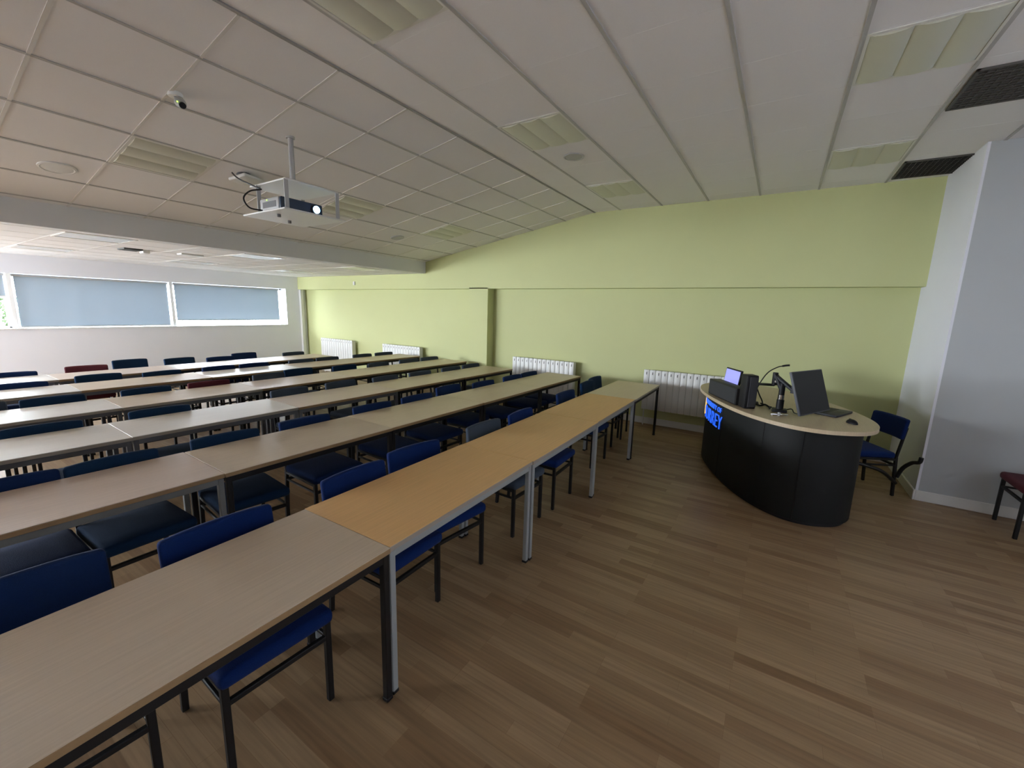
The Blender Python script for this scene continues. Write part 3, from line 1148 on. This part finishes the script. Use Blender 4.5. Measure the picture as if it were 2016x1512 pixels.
wrap_text_lr('UNIVERSITY OF', 0.70, 1.31, 0.705, 0.052, 'lettering', BSIGN)
wrap_text_lr('SURREY', 0.70, 1.345, 0.530, 0.145, 'lettering', BSIGN)
b = nb()
P = [(0.50, 0.54), (0.545, 0.60), (0.53, 0.66), (0.56, 0.70), (0.60, 0.735), (0.64, 0.70), (0.665, 0.715), (0.66, 0.66), (0.635, 0.62), (0.66, 0.56), (0.61, 0.585), (0.57, 0.53)]
lo = [b.verts.new(on_body(s, z, 0.001)) for s, z in P]
hi = [b.verts.new(on_body(s, z, 0.012)) for s, z in P]
b.faces.new(lo); b.faces.new(hi[::-1])
for i in range(len(P)):
    b.faces.new((lo[i], hi[i], hi[(i + 1) % len(P)], lo[(i + 1) % len(P)]))
obj('emblem', b, GOLD, desk)

# ------------------------------------------------------------------ things on the teacher desk
# monitor on an arm
W = Vector((math.cos(-0.463), math.sin(-0.463), 0))
N = Vector((-math.sin(-0.463), math.cos(-0.463), 0))
U = Vector((0, 0, math.cos(0.315))) + N * math.sin(0.315)
NN = W.cross(U)  # towards the sitter (-N side)
mc = Vector((4.403, -0.289, 1.085))
M = Matrix((W, -NN, U)).transposed().to_4x4()   # local y = away from the sitter
mon = thing('monitor', 'dark grey tilted monitor seen from behind on the teacher desk', 'monitor', mc)
mon.rotation_euler = M.to_euler()
b = nb(); box(b, -0.263, 0.263, -0.012, 0.010, -0.187, 0.187, 0.005, 2)
obj('housing', b, MONB, mon, True)
b = nb(); box(b, -0.255, 0.255, -0.0135, -0.011, -0.178, 0.180)
obj('screen', b, DARKB, mon)
b = nb(); box(b, -0.05, 0.05, 0.009, 0.020, -0.05, 0.05, 0.004, 2)
obj('mount_plate', b, MONB, mon)

A0 = Vector((4.47, -0.085, ZD))
rel = lambda x, y, z: Vector((x, y, z)) - A0
b = nb(); box(b, -0.06, 0.06, -0.06, 0.06, 0, 0.025, 0.008, 2); cyl(b, (0, 0, 0.02), (0, 0, 0.11), 0.030); cyl(b, (0, 0, 0.10), (0, 0, 0.26), 0.024)
arm = obj('arm', b, DARKB, None, True, 'black jointed double arm with chrome collars')
bpy.context.view_layer.update()
arm.parent = mon
arm.matrix_parent_inverse = mon.matrix_world.inverted()
arm.location = A0
b = nb(); cyl(b, (0, 0, 0.115), (0, 0, 0.155), 0.0262); cyl(b, rel(4.50, -0.03, 1.125), rel(4.50, -0.03, 1.145), 0.024); cyl(b, rel(4.44, -0.17, 1.055), rel(4.44, -0.17, 1.068), 0.020)
obj('collar', b, CHROME, arm, True)
b = nb()
bar(b, (0, 0, 0.20), rel(4.50, -0.02, 1.20), 0.045, 0.035, 0.010)
cyl(b, rel(4.50, -0.02, 1.10), rel(4.50, -0.02, 1.215), 0.022)
obj('arm_lower', b, DARKB, arm, True)
b = nb()
bar(b, rel(4.50, -0.02, 1.19), rel(4.44, -0.17, 1.075), 0.042, 0.032, 0.010)
cyl(b, rel(4.44, -0.17, 1.05), rel(4.44, -0.17, 1.11), 0.022)
bar(b, rel(4.44, -0.17, 1.08), rel(4.413, -0.262, 1.088), 0.028, 0.028, 0.006)
obj('arm_upper', b, MIDB, arm, True)
b = nb()
bar(b, rel(4.50, -0.02, 1.10), rel(4.64, 0.10, 1.075), 0.026, 0.024, 0.006)
bar(b, rel(4.64, 0.10, 1.075), rel(4.70, 0.145, 1.07), 0.030, 0.030, 0.006)
obj('arm_side', b, DARKB, arm, True)

# black console box, dark grey face
t = thing('console_box', 'low black equipment box with a dark grey face on the desk end', 'equipment box', (4.775, 0.40, ZD), math.atan2(0.32, 0.55))
b = nb(); box(b, -0.31, 0.31, -0.085, 0.035, 0.0, 0.165, 0.008, 2)
obj('case', b, DARKB, t, True)
b = nb(); box(b, -0.295, 0.28, 0.034, 0.040, 0.012, 0.155, 0.002, 1)
obj('face_panel', b, MIDB, t)
# tall black speaker-like unit beside it
t = thing('black_tower', 'tall narrow black unit beside the glowing screen', 'equipment box', (4.470, 0.188, ZD), 0.527)
b = nb(); box(b, -0.075, 0.045, -0.055, 0.050, 0, 0.315, 0.010, 2)
obj('case', b, DARKB, t, True)
b = nb(); box(b, -0.091, -0.084, -0.045, 0.03, 0.02, 0.30, 0.002, 1)
obj('side_panel', b, MIDB, t)
# lit touch screen leaning back behind the box
t = thing('touch_panel', 'lit purple blue touch screen showing above the black box', 'screen', (5.156, 0.378, ZD), 0.527)
b = nb(); box(b, -0.17, 0.17, -0.012, 0.010, 0.075, 0.275, 0.006, 2)
for v in b.verts:
    v.co.y -= 0.12 * (v.co.z - 0.10)
obj('bezel', b, DARKB, t, True)
b = nb(); box(b, -0.155, 0.155, 0.009, 0.0125, 0.09, 0.262)
for v in b.verts:
    v.co.y -= 0.12 * (v.co.z - 0.10)
obj('screen', b, SCREEN, t)
b = nb(); box(b, -0.03, 0.03, -0.05, 0.0, 0.0, 0.15, 0.004, 1); box(b, -0.09, 0.09, -0.09, 0.05, 0.0, 0.012, 0.004, 1)
obj('stand', b, DARKB, t)

# gooseneck microphone
t = thing('gooseneck_microphone', 'thin black gooseneck microphone curving right on the desk', 'microphone', (4.72, 0.13, ZD))
b = nb(); cyl(b, (0, 0, 0), (0, 0, 0.022), 0.045, 0.038)
obj('base', b, DARKB, t, True)
b = nb(); tube(b, [(0, 0, 0.02), (0.005, -0.005, 0.12), (0.02, -0.04, 0.23), (0.035, -0.09, 0.32), (0.04, -0.16, 0.375), (0.04, -0.20, 0.39)], 0.005)
obj('neck', b, DARKB, t, True)
b = nb(); tube(b, [(0.04, -0.195, 0.388), (0.04, -0.225, 0.397), (0.04, -0.255, 0.402)], 0.009)
obj('head', b, DARKB, t, True)

# keyboard, mouse, silver remote, cables
t = thing('laptop', 'dark laptop base with open flat keyboard right of the monitor', 'laptop', (4.72, -0.47, ZD), -0.42)
b = nb(); box(b, -0.18, 0.18, -0.125, 0.125, 0.0, 0.020, 0.006, 2)
obj('base', b, MIDB, t, True)
b = nb()
for i in range(13):
    for j in range(5):
        x0 = -0.155 + i * 0.024; y0 = -0.03 + j * 0.024
        box(b, x0, x0 + 0.020, y0, y0 + 0.020, 0.0195, 0.0225, 0.001, 1)
obj('keys', b, DARKB, t)
b = nb(); box(b, -0.05, 0.05, -0.105, -0.045, 0.0198, 0.0206)
obj('touchpad', b, DARKB, t)
t = thing('mouse', 'black computer mouse near the right end of the desktop', 'mouse', (4.36, -0.60, ZD), 0.4)
b = nb(); bmesh.ops.create_uvsphere(b, u_segments=20, v_segments=12, radius=1)
for v in b.verts:
    v.co = Vector((v.co.x * 0.058, v.co.y * 0.033, max(0.0, v.co.z) * 0.034))
obj('shell', b, DARKB, t, True)
b = nb(); cyl(b, (0.032, -0.006, 0.026), (0.032, 0.006, 0.026), 0.007)
obj('wheel', b, MIDB, t, True)
t = thing('silver_clip_bar', 'short bright silver bar lying at the front edge of the desk', 'metal bar', (4.27, -0.085, ZD), -1.05)
b = nb(); box(b, -0.075, 0.075, -0.009, 0.009, 0.006, 0.018, 0.004, 2)
obj('bar', b, CHROME, t, True)
b = nb(); cyl(b, (0.0, 0, 0), (0.0, 0, 0.03), 0.012); cyl(b, (0.06, 0, 0), (0.06, 0, 0.01), 0.006); cyl(b, (-0.06, 0, 0), (-0.06, 0, 0.01), 0.006)
obj('knob', b, PGREY, t, True)
b = nb()
zc = ZD + 0.010
tube(b, [(4.66, 0.11, zc), (4.60, 0.07, zc), (4.57, 0.03, zc + 0.02), (4.54, -0.01, zc), (4.50, -0.01, zc)], 0.008)
tube(b, [(4.72, 0.07, zc), (4.66, 0.02, zc), (4.60, 0.0, zc), (4.53, -0.02, zc + 0.01)], 0.007)
tube(b, [(4.68, 0.12, zc + 0.16), (4.63, 0.09, zc + 0.10), (4.64, 0.06, zc + 0.04), (4.60, 0.05, zc)], 0.006)
tube(b, [(4.55, -0.14, zc), (4.50, -0.18, zc + 0.02), (4.44, -0.2, zc), (4.40, -0.24, zc)], 0.005)
tag(obj('cable_tangle', b, DARKB, None, True), 'tangle of black cables between the screens on the desk', 'cable')
